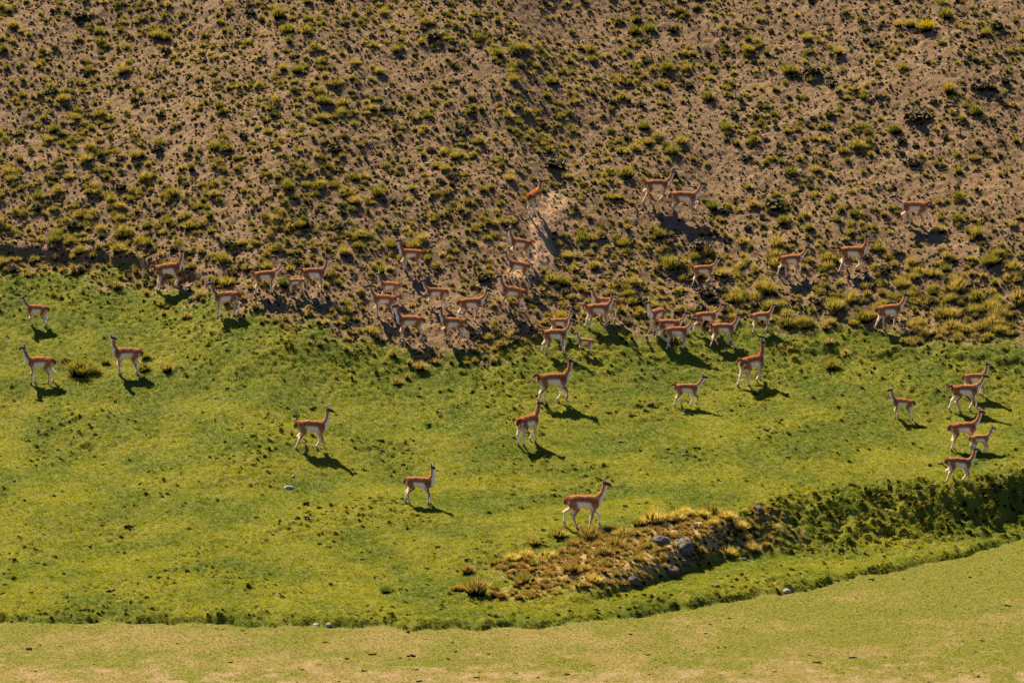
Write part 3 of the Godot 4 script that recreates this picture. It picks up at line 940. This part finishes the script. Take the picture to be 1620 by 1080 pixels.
func build_stones():
	var grey := stone_material(Color(0.04, 0.039, 0.037), Color(0.15, 0.145, 0.13), 71)
	var dark := stone_material(Color(0.05, 0.042, 0.032), Color(0.13, 0.11, 0.08), 73)
	var pale := stone_material(Color(0.20, 0.18, 0.15), Color(0.36, 0.33, 0.29), 75)
	var brown := stone_material(Color(0.07, 0.05, 0.035), Color(0.16, 0.11, 0.08), 77)
	var clod := stone_material(Color(0.018, 0.013, 0.008), Color(0.05, 0.036, 0.022), 79)
	var big := []
	for i in 4: big.append(rock_mesh(40 + i, 0.72, 0.16, grey, 22))
	var small := []
	for i in 5: small.append(rock_mesh(60 + i, 0.65, 0.12, grey, 8))
	for q in PLACED:
		if q[0] != "boulder" and q[0] != "stone": continue
		rng.seed = int(q[1] * 713.0 + q[2] * 171.0) + 5
		var is_b: bool = q[0] == "boulder"
		var o := put("boulder" if is_b else "stone", big[rng.randi() % 4] if is_b else small[rng.randi() % 5])
		var s: float = q[3] * (1.1 if is_b else 0.95)
		o.transform = Transform3D(Basis(Vector3.UP, rng.randf() * TAU) * Basis(Vector3.RIGHT, rng.randf_range(-0.25, 0.25)) * Basis.from_scale(Vector3(s, s * rng.randf_range(0.8, 1.1), s * 0.85)), gpos(q[1], q[2]) + Vector3(0, s * (0.02 if is_b else -0.05), 0))
		var mat := grey
		if q[4].contains("dark"): mat = dark
		elif q[4].contains("brown"): mat = brown
		elif q[4].contains("white") or q[4].contains("pale") and not is_b: mat = pale
		o.material_override = mat
		tag(o, q[4], "rock" if is_b else "stone", "rocks of the dry spur" if is_b else "scattered stones")
	# stones spilling down the end of the spur
	rng.seed = 99
	var n := 0
	var tries := 0
	while n < 95 and tries < 6000:
		tries += 1
		var x := 8.3 + rng.randfn() * 1.15
		var v := 12.0 + 0.5 * (x - 8.3) + rng.randfn() * 0.85
		if zones(x, v).z < 0.05 and rng.randf() < 0.7: continue
		n += 1
		var s := rng.randf_range(0.07, 0.15) + (rng.randf_range(0.05, 0.16) if rng.randf() < 0.18 else 0.0)
		var o := put("stone", small[n % 5])
		o.transform = Transform3D(Basis(Vector3.UP, rng.randf() * TAU) * Basis(Vector3.RIGHT, rng.randf_range(-0.5, 0.5)) * Basis.from_scale(Vector3(s * 1.2, s, s)), gpos(x, v) + Vector3(0, s * 0.1, 0))
		var km := rng.randi() % 4
		o.material_override = [grey, grey, brown, dark][km]
		tag(o, "%s loose %s stone strewn over the spur's end, %s" % ["big" if s > 0.17 else ("fist sized" if s < 0.095 else ("small flat" if n % 5 < 2 else "small chunky")), ["grey", "grey", "brown", "dark"][km], "towards the boulders" if x < 7.6 else ("towards the dark bank" if x > 9.0 else "in the thick of the stones")], "stone", "loose stones at the end of the spur")
	# dung heaps and clods on the turf
	rng.seed = 131
	var lumps := []
	for i in 4: lumps.append(heap_mesh(80 + i, clod))
	n = 0
	while n < 270:
		var v := rng.randf_range(-8.0, 33.0)
		var x := rng.randf_range(-1.0, 1.0) * frame_half(v)
		var z := zones(x, v)
		if z.x > 0.2 or z.z > 0.2 or z.w > 0.1: continue
		column(x)
		if absf(v - cv[1]) < 0.7: continue
		if z.y < 0.5 and n_patch.get_noise_2d(x * 0.7, v * 0.7 + 200.0) < rng.randf_range(-0.35, 0.3): continue
		n += 1
		var s := rng.randf_range(0.13, 0.27)
		if rng.randf() < 0.2: s += rng.randf_range(0.08, 0.25)
		if z.y > 0.5: s *= 0.58
		var o := put("dung_heap", lumps[n % 4])
		o.transform = Transform3D(Basis(Vector3.UP, rng.randf() * TAU) * Basis.from_scale(Vector3(s * 1.5, s * 1.1, s)), gpos(x, v))
		if z.y > 0.5: tag(o, "%s dark dung heap on the flat pasture %s" % ["larger" if s > 0.16 else ("small" if s > 0.11 else "tiny"), ("near the creek" if v > cv[1] - 4.0 else ("midway out" if v > cv[1] - 8.0 else "far from the creek")) + where_on_meadow(x, 0.0).trim_prefix("close above the creek")], "dung", "dung heaps on the pasture")
		else: tag(o, "%s dark dung heap %s" % ["large" if s > 0.32 else ("medium sized" if s > 0.2 else "small"), where_on_meadow(x, v)], "dung", "dung heaps on the meadow")

# ---------------------------------------------------------------- guanacos

const LEG_POSES := {   # fore near, fore far, hind near, hind far: foot forward, foot lift
	"stand1": [[0.03, 0.0], [-0.03, 0.0], [0.05, 0.0], [-0.04, 0.0]],
	"stand2": [[-0.04, 0.0], [0.05, 0.0], [-0.10, 0.0], [0.07, 0.0]],
	"stand3": [[0.02, 0.0], [0.10, 0.0], [-0.02, 0.0], [-0.18, 0.0]],
	"walk1": [[-0.16, 0.0], [0.20, 0.02], [0.17, 0.0], [-0.22, 0.02]],
	"walk2": [[0.17, 0.07], [-0.13, 0.0], [-0.20, 0.0], [0.16, 0.0]],
	"run1": [[-0.22, 0.12], [0.24, 0.06], [-0.26, 0.05], [0.10, 0.10]],
	"run2": [[0.02, 0.0], [0.30, 0.20], [-0.12, 0.0], [0.26, 0.06]],
}

# the middle joint of a limb of two bones lying in the plane of x and y
func bend(a: Vector3, c: Vector3, la: float, lc: float, way: float) -> Vector3:
	var d := c - a
	var l := minf(d.length(), (la + lc) * 0.999)
	var n := d.normalized()
	var k := (la * la - lc * lc + l * l) / (2.0 * l)
	var h := sqrt(maxf(la * la - k * k, 0.0))
	var side := n.cross(Vector3(0, 0, 1)).normalized() * way
	return a + n * k + side * h

func guanaco_mesh(q: Array, size: float, mat: Material, wool: Material) -> Array:
	var heading: float = deg_to_rad(q[3])
	var turn := Basis(Vector3.UP, heading)
	var base := gpos(q[0], q[1])
	var pose: Array = LEG_POSES[q[4]]
	var spots := [Vector3(0.33, 0, 0.12), Vector3(0.33, 0, -0.12), Vector3(-0.43, 0, 0.12), Vector3(-0.43, 0, -0.12)]
	var gy := []
	for i in 4:
		spots[i].x += pose[i][0]
		var w: Vector3 = base + turn * (spots[i] * size)
		gy.append((height(w.x, -w.z) - base.y) / size)
	var ym: float = (gy[0] + gy[1] + gy[2] + gy[3]) * 0.25
	var yf: float = lerpf(ym, (gy[0] + gy[1]) * 0.5, 0.45)
	var yh: float = lerpf(ym, (gy[2] + gy[3]) * 0.5, 0.45)
	var crouch := 0.0
	if q[4].begins_with("walk") or q[4].begins_with("run"): crouch = 0.025
	var bones := []   # from, to, radius, radius, part, how much wider than deep
	var P := func(x: float, y: float, z: float) -> Vector3:
		return Vector3(x, y - crouch + lerpf(yh, yf, clampf((x + 0.43) / 0.76, -0.1, 1.2)), z)
	# trunk: deep chest, tucked loins, high rump
	bones.append([P.call(0.34, 0.90, 0), P.call(0.10, 0.90, 0), 0.215, 0.228, 0, 1.18])
	bones.append([P.call(0.10, 0.90, 0), P.call(-0.20, 0.945, 0), 0.226, 0.188, 0, 1.12])
	bones.append([P.call(-0.20, 0.945, 0), P.call(-0.44, 0.945, 0), 0.178, 0.170, 0, 1.0])
	bones.append([P.call(0.40, 0.92, 0), P.call(0.47, 0.98, 0), 0.175, 0.13, 0, 1.15])
	# neck, leaning forward and curving, and the head
	var lean := deg_to_rad(q[5])
	var n0: Vector3 = P.call(0.45, 1.00, 0)
	var hd: float = deg_to_rad(q[6]) - heading
	var hdir := Vector3(cos(hd), 0, -sin(hd))
	var away := Vector3(1, 0, 0).lerp(hdir, 0.18).normalized()
	var n1 := n0 + (away * sin(lean + 0.30) + Vector3.UP * cos(lean + 0.30)) * 0.24
	var n2 := n1 + (away * sin(lean - 0.02) + Vector3.UP * cos(lean - 0.02)) * 0.20
	var n3 := n2 + (away * sin(lean - 0.22) + Vector3.UP * cos(lean - 0.22)) * 0.13
	bones.append([n0, n1, 0.135, 0.085, 1, 1.1])
	bones.append([n1, n2, 0.085, 0.066, 1, 1.0])
	bones.append([n2, n3, 0.066, 0.062, 1, 1.0])
	var hside := hdir.cross(Vector3.UP)
	var down := Vector3(0, -1, 0)
	var h0 := n3 + Vector3(0, 0.035, 0)
	var h1 := h0 + hdir * 0.10 + down * 0.015
	var h2 := h0 + hdir * 0.20 + down * 0.055
	bones.append([h0 - hdir * 0.01, h1, 0.072, 0.062, 2, 1.0])
	bones.append([h1, h2, 0.056, 0.040, 2, 1.0])
	for s in [-1.0, 1.0]:
		var e0: Vector3 = h0 - hdir * 0.03 + hside * s * 0.045 + Vector3(0, 0.055, 0)
		var e1: Vector3 = e0 - hdir * 0.005 + hside * s * 0.022 + Vector3(0, 0.075, 0)
		var e2: Vector3 = e1 + hdir * 0.012 + Vector3(0, 0.055, 0)
		bones.append([e0, e1, 0.024, 0.024, 3, 1.0])
		bones.append([e1, e2, 0.024, 0.012, 3, 1.0])
	# tail
	var t0: Vector3 = P.call(-0.56, 1.03, 0)
	if q[7] > 0:
		bones.append([t0, t0 + Vector3(-0.11, 0.07, 0), 0.06, 0.055, 4, 1.0])
		bones.append([t0 + Vector3(-0.11, 0.07, 0), t0 + Vector3(-0.20, 0.0, 0), 0.055, 0.045, 4, 1.0])
	else:
		bones.append([t0, t0 + Vector3(-0.07, -0.07, 0), 0.06, 0.055, 4, 1.0])
		bones.append([t0 + Vector3(-0.07, -0.07, 0), t0 + Vector3(-0.085, -0.20, 0), 0.055, 0.032, 4, 1.0])
	# legs
	for i in 4:
		var s := 1.0 if i % 2 == 0 else -1.0
		var lift: float = pose[i][1]
		var foot := Vector3(spots[i].x, gy[i] + 0.035 + lift, s * 0.105)
		if i < 2:
			var sh: Vector3 = P.call(0.33, 0.86, s * 0.10)
			var el: Vector3 = P.call(0.27, 0.70, s * 0.115)
			var fet := foot + Vector3(-0.03 - lift * 0.35, 0.075, 0)
			var kn := bend(el, fet, 0.325, 0.285, -1.0)
			bones.append([sh, el, 0.13, 0.088, 5, 1.0])
			bones.append([el, kn, 0.074, 0.042, 6, 1.0])
			bones.append([kn, fet, 0.040, 0.027, 7, 1.0])
			bones.append([fet, foot, 0.031, 0.030, 8, 1.0])
			bones.append([foot, foot + Vector3(0.035, -0.008, 0), 0.033, 0.027, 8, 1.0])
		else:
			var hp: Vector3 = P.call(-0.40, 0.92, s * 0.075)
			var st: Vector3 = P.call(-0.30 + pose[i][0] * 0.25, 0.70, s * 0.115)
			var fet := foot + Vector3(-0.025 - lift * 0.3, 0.08, 0)
			var hk := bend(st, fet, 0.315, 0.335, 1.0)
			bones.append([hp, st, 0.165, 0.108, 9, 1.0])
			bones.append([st, hk, 0.092, 0.044, 10, 1.0])
			bones.append([hk, fet, 0.042, 0.027, 7, 1.0])
			bones.append([fet, foot, 0.031, 0.030, 8, 1.0])
			bones.append([foot, foot + Vector3(0.035, -0.008, 0), 0.033, 0.027, 8, 1.0])
	# field of all bones together, smoothly joined
	var cell := 0.019
	var lo := Vector3(9, 9, 9)
	var hi := -lo
	for b in bones:
		var r: float = maxf(b[2], b[3]) + 0.05
		lo = lo.min(b[0] - Vector3(r, r, r)).min(b[1] - Vector3(r, r, r))
		hi = hi.max(b[0] + Vector3(r, r, r)).max(b[1] + Vector3(r, r, r))
	var nx := int((hi.x - lo.x) / cell) + 2
	var ny := int((hi.y - lo.y) / cell) + 2
	var nz := int((hi.z - lo.z) / cell) + 2
	var acc := PackedFloat32Array()
	acc.resize(nx * ny * nz)
	var near := PackedFloat32Array()
	near.resize(nx * ny * nz)
	near.fill(9.0)
	var whose := PackedByteArray()
	whose.resize(nx * ny * nz)
	for bi in bones.size():
		var b: Array = bones[bi]
		var a: Vector3 = b[0]
		var ab: Vector3 = b[1] - a
		var zs: float = b[5]
		var ra: float = b[2]
		var dr: float = b[3] - ra
		var l2 := maxf(ab.length_squared(), 1e-6)
		var r: float = maxf(ra, b[3]) + 0.055
		var mn := a.min(b[1]) - Vector3(r, r, r) - lo
		var mx := a.max(b[1]) + Vector3(r, r, r) - lo
		var part: int = b[4]
		var k := 60.0 if part in [3, 6, 7, 8] else 42.0
		for z in range(maxi(0, int(mn.z / cell)), mini(nz - 1, int(mx.z / cell) + 1) + 1):
			for y in range(maxi(0, int(mn.y / cell)), mini(ny - 1, int(mx.y / cell) + 1) + 1):
				var row := (z * ny + y) * nx
				for x in range(maxi(0, int(mn.x / cell)), mini(nx - 1, int(mx.x / cell) + 1) + 1):
					var p := Vector3(lo.x + x * cell - a.x, lo.y + y * cell - a.y, (lo.z + z * cell - a.z) * zs)
					var t := clampf(p.dot(ab) / l2, 0.0, 1.0)
					var d := (p - ab * t).length() - ra - dr * t
					if d > 0.08: continue
					acc[row + x] += exp(-k * d)
					if d < near[row + x]:
						near[row + x] = d
						whose[row + x] = part
	# surface nets
	var at := {}
	var sum := PackedVector3Array()
	var num := PackedInt32Array()
	var part_of := PackedByteArray()
	var quads := PackedInt32Array()
	var step := [1, nx, nx * ny]
	for z in range(1, nz - 1):
		for y in range(1, ny - 1):
			var row := (z * ny + y) * nx
			for x in range(1, nx - 1):
				var f0 := acc[row + x]
				var in0 := f0 > 1.0
				for ax in 3:
					var f1 := acc[row + x + step[ax]]
					if (f1 > 1.0) == in0: continue
					var g0 := log(maxf(f0, 1e-3))
					var g1 := log(maxf(f1, 1e-3))
					var t := g0 / (g0 - g1)
					var p := lo + Vector3(x, y, z) * cell
					p[ax] += t * cell
					var u: int = step[(ax + 1) % 3]
					var w: int = step[(ax + 2) % 3]
					var c0 := row + x
					var ids := PackedInt32Array()
					for c in [c0, c0 - u, c0 - u - w, c0 - w]:
						var id: int = at.get(c, -1)
						if id < 0:
							id = sum.size()
							at[c] = id
							sum.append(Vector3.ZERO)
							num.append(0)
							part_of.append(whose[row + x] if in0 else whose[row + x + step[ax]])
						sum[id] += p
						num[id] += 1
						ids.append(id)
					if in0: quads.append_array(PackedInt32Array([ids[0], ids[1], ids[2], ids[0], ids[2], ids[3]]))
					else: quads.append_array(PackedInt32Array([ids[0], ids[2], ids[1], ids[0], ids[3], ids[2]]))
	var cnt := sum.size()
	for i in cnt: sum[i] /= num[i]
	var nor := PackedVector3Array()
	nor.resize(cnt)
	for k in range(0, quads.size(), 3):
		var fn := (sum[quads[k + 1]] - sum[quads[k]]).cross(sum[quads[k + 2]] - sum[quads[k]])
		nor[quads[k]] += fn
		nor[quads[k + 1]] += fn
		nor[quads[k + 2]] += fn
	var turned := PackedInt32Array()
	turned.resize(quads.size())
	for k in range(0, quads.size(), 3):   # Godot's front faces run clockwise
		turned[k] = quads[k]
		turned[k + 1] = quads[k + 2]
		turned[k + 2] = quads[k + 1]
	# the coat
	var rust := Color(0.315, 0.132, 0.047)
	var tan := Color(0.39, 0.19, 0.078)
	var white := Color(0.80, 0.72, 0.60)
	var grey := Color(0.045, 0.038, 0.033)
	var young: bool = size < 0.75
	if young:
		rust = Color(0.42, 0.20, 0.085)
		grey = Color(0.14, 0.10, 0.075)
	var warm := 0.88 + 0.24 * fposmod(q[0] * 3.7 + q[1] * 1.3, 1.0)
	rust *= warm
	var cols := PackedColorArray()
	cols.resize(cnt)
	for i in cnt:
		nor[i] = nor[i].normalized()
		var p := sum[i]
		var n := nor[i]
		var py := p.y + crouch - lerpf(yh, yf, clampf((p.x + 0.43) / 0.76, -0.1, 1.2))
		var j := n_tiny.get_noise_3d(p.x * 2.0 + q[0], p.y * 2.0, p.z * 2.0)
		var jj := j * 0.06
		var flank := sm(1.0, 0.86, py + jj) * sm(-0.05, 0.05, p.x + 0.31 - 0.42 * (0.95 - py) + jj) * sm(0.06, -0.06, p.x - 0.15 - 0.45 * (0.95 - py) + jj)
		var c := rust
		match int(part_of[i]):
			0:
				c = rust.lerp(tan, clampf(0.45 + j * 1.5, 0.0, 1.0)).lerp(white, flank)
				if n.y < -0.6: c = white
				if p.x > 0.46 and n.x > 0.35: c = white
			1:
				c = tan if not (n.dot(away) > 0.08 + j * 0.2) else white
			2:
				c = grey
				if n.y < -0.55 and (p - h0).dot(hdir) < 0.12: c = white
			3:
				c = Color(0.50, 0.44, 0.36) if n.dot(hdir) > -0.2 else Color(0.22, 0.17, 0.13)
			4:
				c = rust * 0.62 if n.y > -0.4 else white
			5, 9:
				c = rust
				c = c.lerp(white, flank)
				if n.z * signf(p.z) < -0.2: c = white
				if int(part_of[i]) == 9 and n.x < -0.62 and py < 0.95: c = white
			6, 10:
				c = tan.lerp(rust, 0.6)
				if n.z * signf(p.z) < 0.0 + j * 0.2: c = white
				if n.x < -0.35 + j * 0.1: c = white
			7:
				c = tan.lerp(white, 0.18)
				if n.x < -0.4 + j * 0.2 or n.z * signf(p.z) < -0.3: c = white
			8:
				c = Color(0.07, 0.05, 0.04) if py < 0.06 else tan.lerp(white, 0.3)
		c = c * (1.0 + j * 0.16)
		c.a = 1.0
		cols[i] = c
	for i in cnt: sum[i] *= size
	# the woolly fringe of the coat
	var fv := PackedVector3Array()
	var fn2 := PackedVector3Array()
	var fc := PackedColorArray()
	var fi := PackedInt32Array()
	rng.seed = int(absf(q[0]) * 1000.0) + int(q[1] * 77.0)
	for i in cnt:
		var pt := int(part_of[i])
		if pt in [2, 3, 7, 8] or rng.randf() > 0.8: continue
		var n := nor[i]
		if n.y < 0.2 and n.x > -0.5: continue
		var lie := Vector3(-0.5, -0.45, 0) if pt in [0, 4, 9] else Vector3(-0.15, -0.7, 0)
		var dir := (n * 0.8 + lie + Vector3(rng.randfn(), rng.randfn(), rng.randfn()) * 0.18).normalized()
		var tip := sum[i] + dir * rng.randf_range(0.035, 0.07) * size
		var across := dir.cross(n).normalized()
		var side := across * 0.008 * size
		var gn := across.cross(dir).normalized()
		if gn.dot(n) < 0.0: gn = -gn
		var a := fv.size()
		fv.append_array(PackedVector3Array([sum[i] - side - n * 0.006, sum[i] + side - n * 0.006, tip]))
		fn2.append_array(PackedVector3Array([gn, gn, gn]))
		var c := cols[i]
		fc.append_array(PackedColorArray([c, c, c]))
		if (tip - fv[a]).cross(fv[a + 1] - fv[a]).dot(gn) > 0.0: fi.append_array(PackedInt32Array([a, a + 1, a + 2]))
		else: fi.append_array(PackedInt32Array([a, a + 2, a + 1]))
	return [mesh_of(sum, nor, cols, turned, mat), mesh_of(fv, fn2, fc, fi, wool)]

func build_herd():
	var coat := StandardMaterial3D.new()
	coat.vertex_color_use_as_albedo = true
	coat.roughness = 0.9
	coat.metallic_specular = 0.15
	coat.rim_enabled = true
	coat.rim = 0.45
	coat.rim_tint = 0.4
	coat.normal_enabled = true
	coat.normal_texture = bump_tex(611, 0.05, 8.0)
	coat.normal_scale = 0.6
	coat.uv1_triplanar = true
	coat.uv1_scale = Vector3(4, 4, 4)
	var wool := plant_material(Color(0.9, 0.85, 0.75))
	for q in HERD:
		var both := guanaco_mesh(q, q[2], coat, wool)
		var o := put("guanaco", both[0])
		var w := MeshInstance3D.new()
		w.name = "wool"
		w.mesh = both[1]
		o.add_child(w)
		o.position = gpos(q[0], q[1])
		o.rotation.y = deg_to_rad(q[3])
		tag(o, q[8], "guanaco", "herd of guanacos on the slope")

# ---------------------------------------------------------------- the scene

func _ready():
	start_noise()
	var cam := Camera3D.new()
	cam.name = "camera"
	cam.fov = 9.8
	cam.near = 1.0
	cam.far = 2000.0
	cam.position = Vector3(0, CAM_Y, CAM_Z)
	cam.rotation_degrees.x = -8.0
	add_child(cam)
	cam.current = true
	var sky_m := ProceduralSkyMaterial.new()
	sky_m.sky_top_color = Color(0.26, 0.36, 0.55)
	sky_m.sky_horizon_color = Color(0.52, 0.63, 0.78)
	sky_m.ground_bottom_color = Color(0.16, 0.14, 0.10)
	sky_m.ground_horizon_color = Color(0.30, 0.28, 0.22)
	sky_m.energy_multiplier = 0.42
	var sky := Sky.new()
	sky.sky_material = sky_m
	var env := Environment.new()
	env.background_mode = Environment.BG_SKY
	env.sky = sky
	env.tonemap_mode = Environment.TONE_MAPPER_LINEAR
	env.tonemap_exposure = 4.1
	env.sdfgi_enabled = true
	env.ssao_enabled = true
	env.ssil_enabled = true
	var we := WorldEnvironment.new()
	we.name = "world_environment"
	we.environment = env
	add_child(we)
	var sun := DirectionalLight3D.new()
	sun.name = "sun"
	sun.light_energy = 1.6
	sun.light_color = Color(1.0, 0.90, 0.74)
	sun.light_angular_distance = 0.5
	sun.shadow_enabled = true
	sun.directional_shadow_max_distance = 400.0
	add_child(sun)
	sun.look_at_from_position(Vector3.ZERO, Vector3(0.45, -1.0, 0.85), Vector3.UP)
	var t0 := Time.get_ticks_msec()
	build_ground()
	print("ground ", Time.get_ticks_msec() - t0)
	build_creek()
	build_herd()
	print("herd ", Time.get_ticks_msec() - t0)
	build_stones()
	build_clods()
	build_plants()
	print("plants ", Time.get_ticks_msec() - t0)
	build_turf()
	print("turf ", Time.get_ticks_msec() - t0)
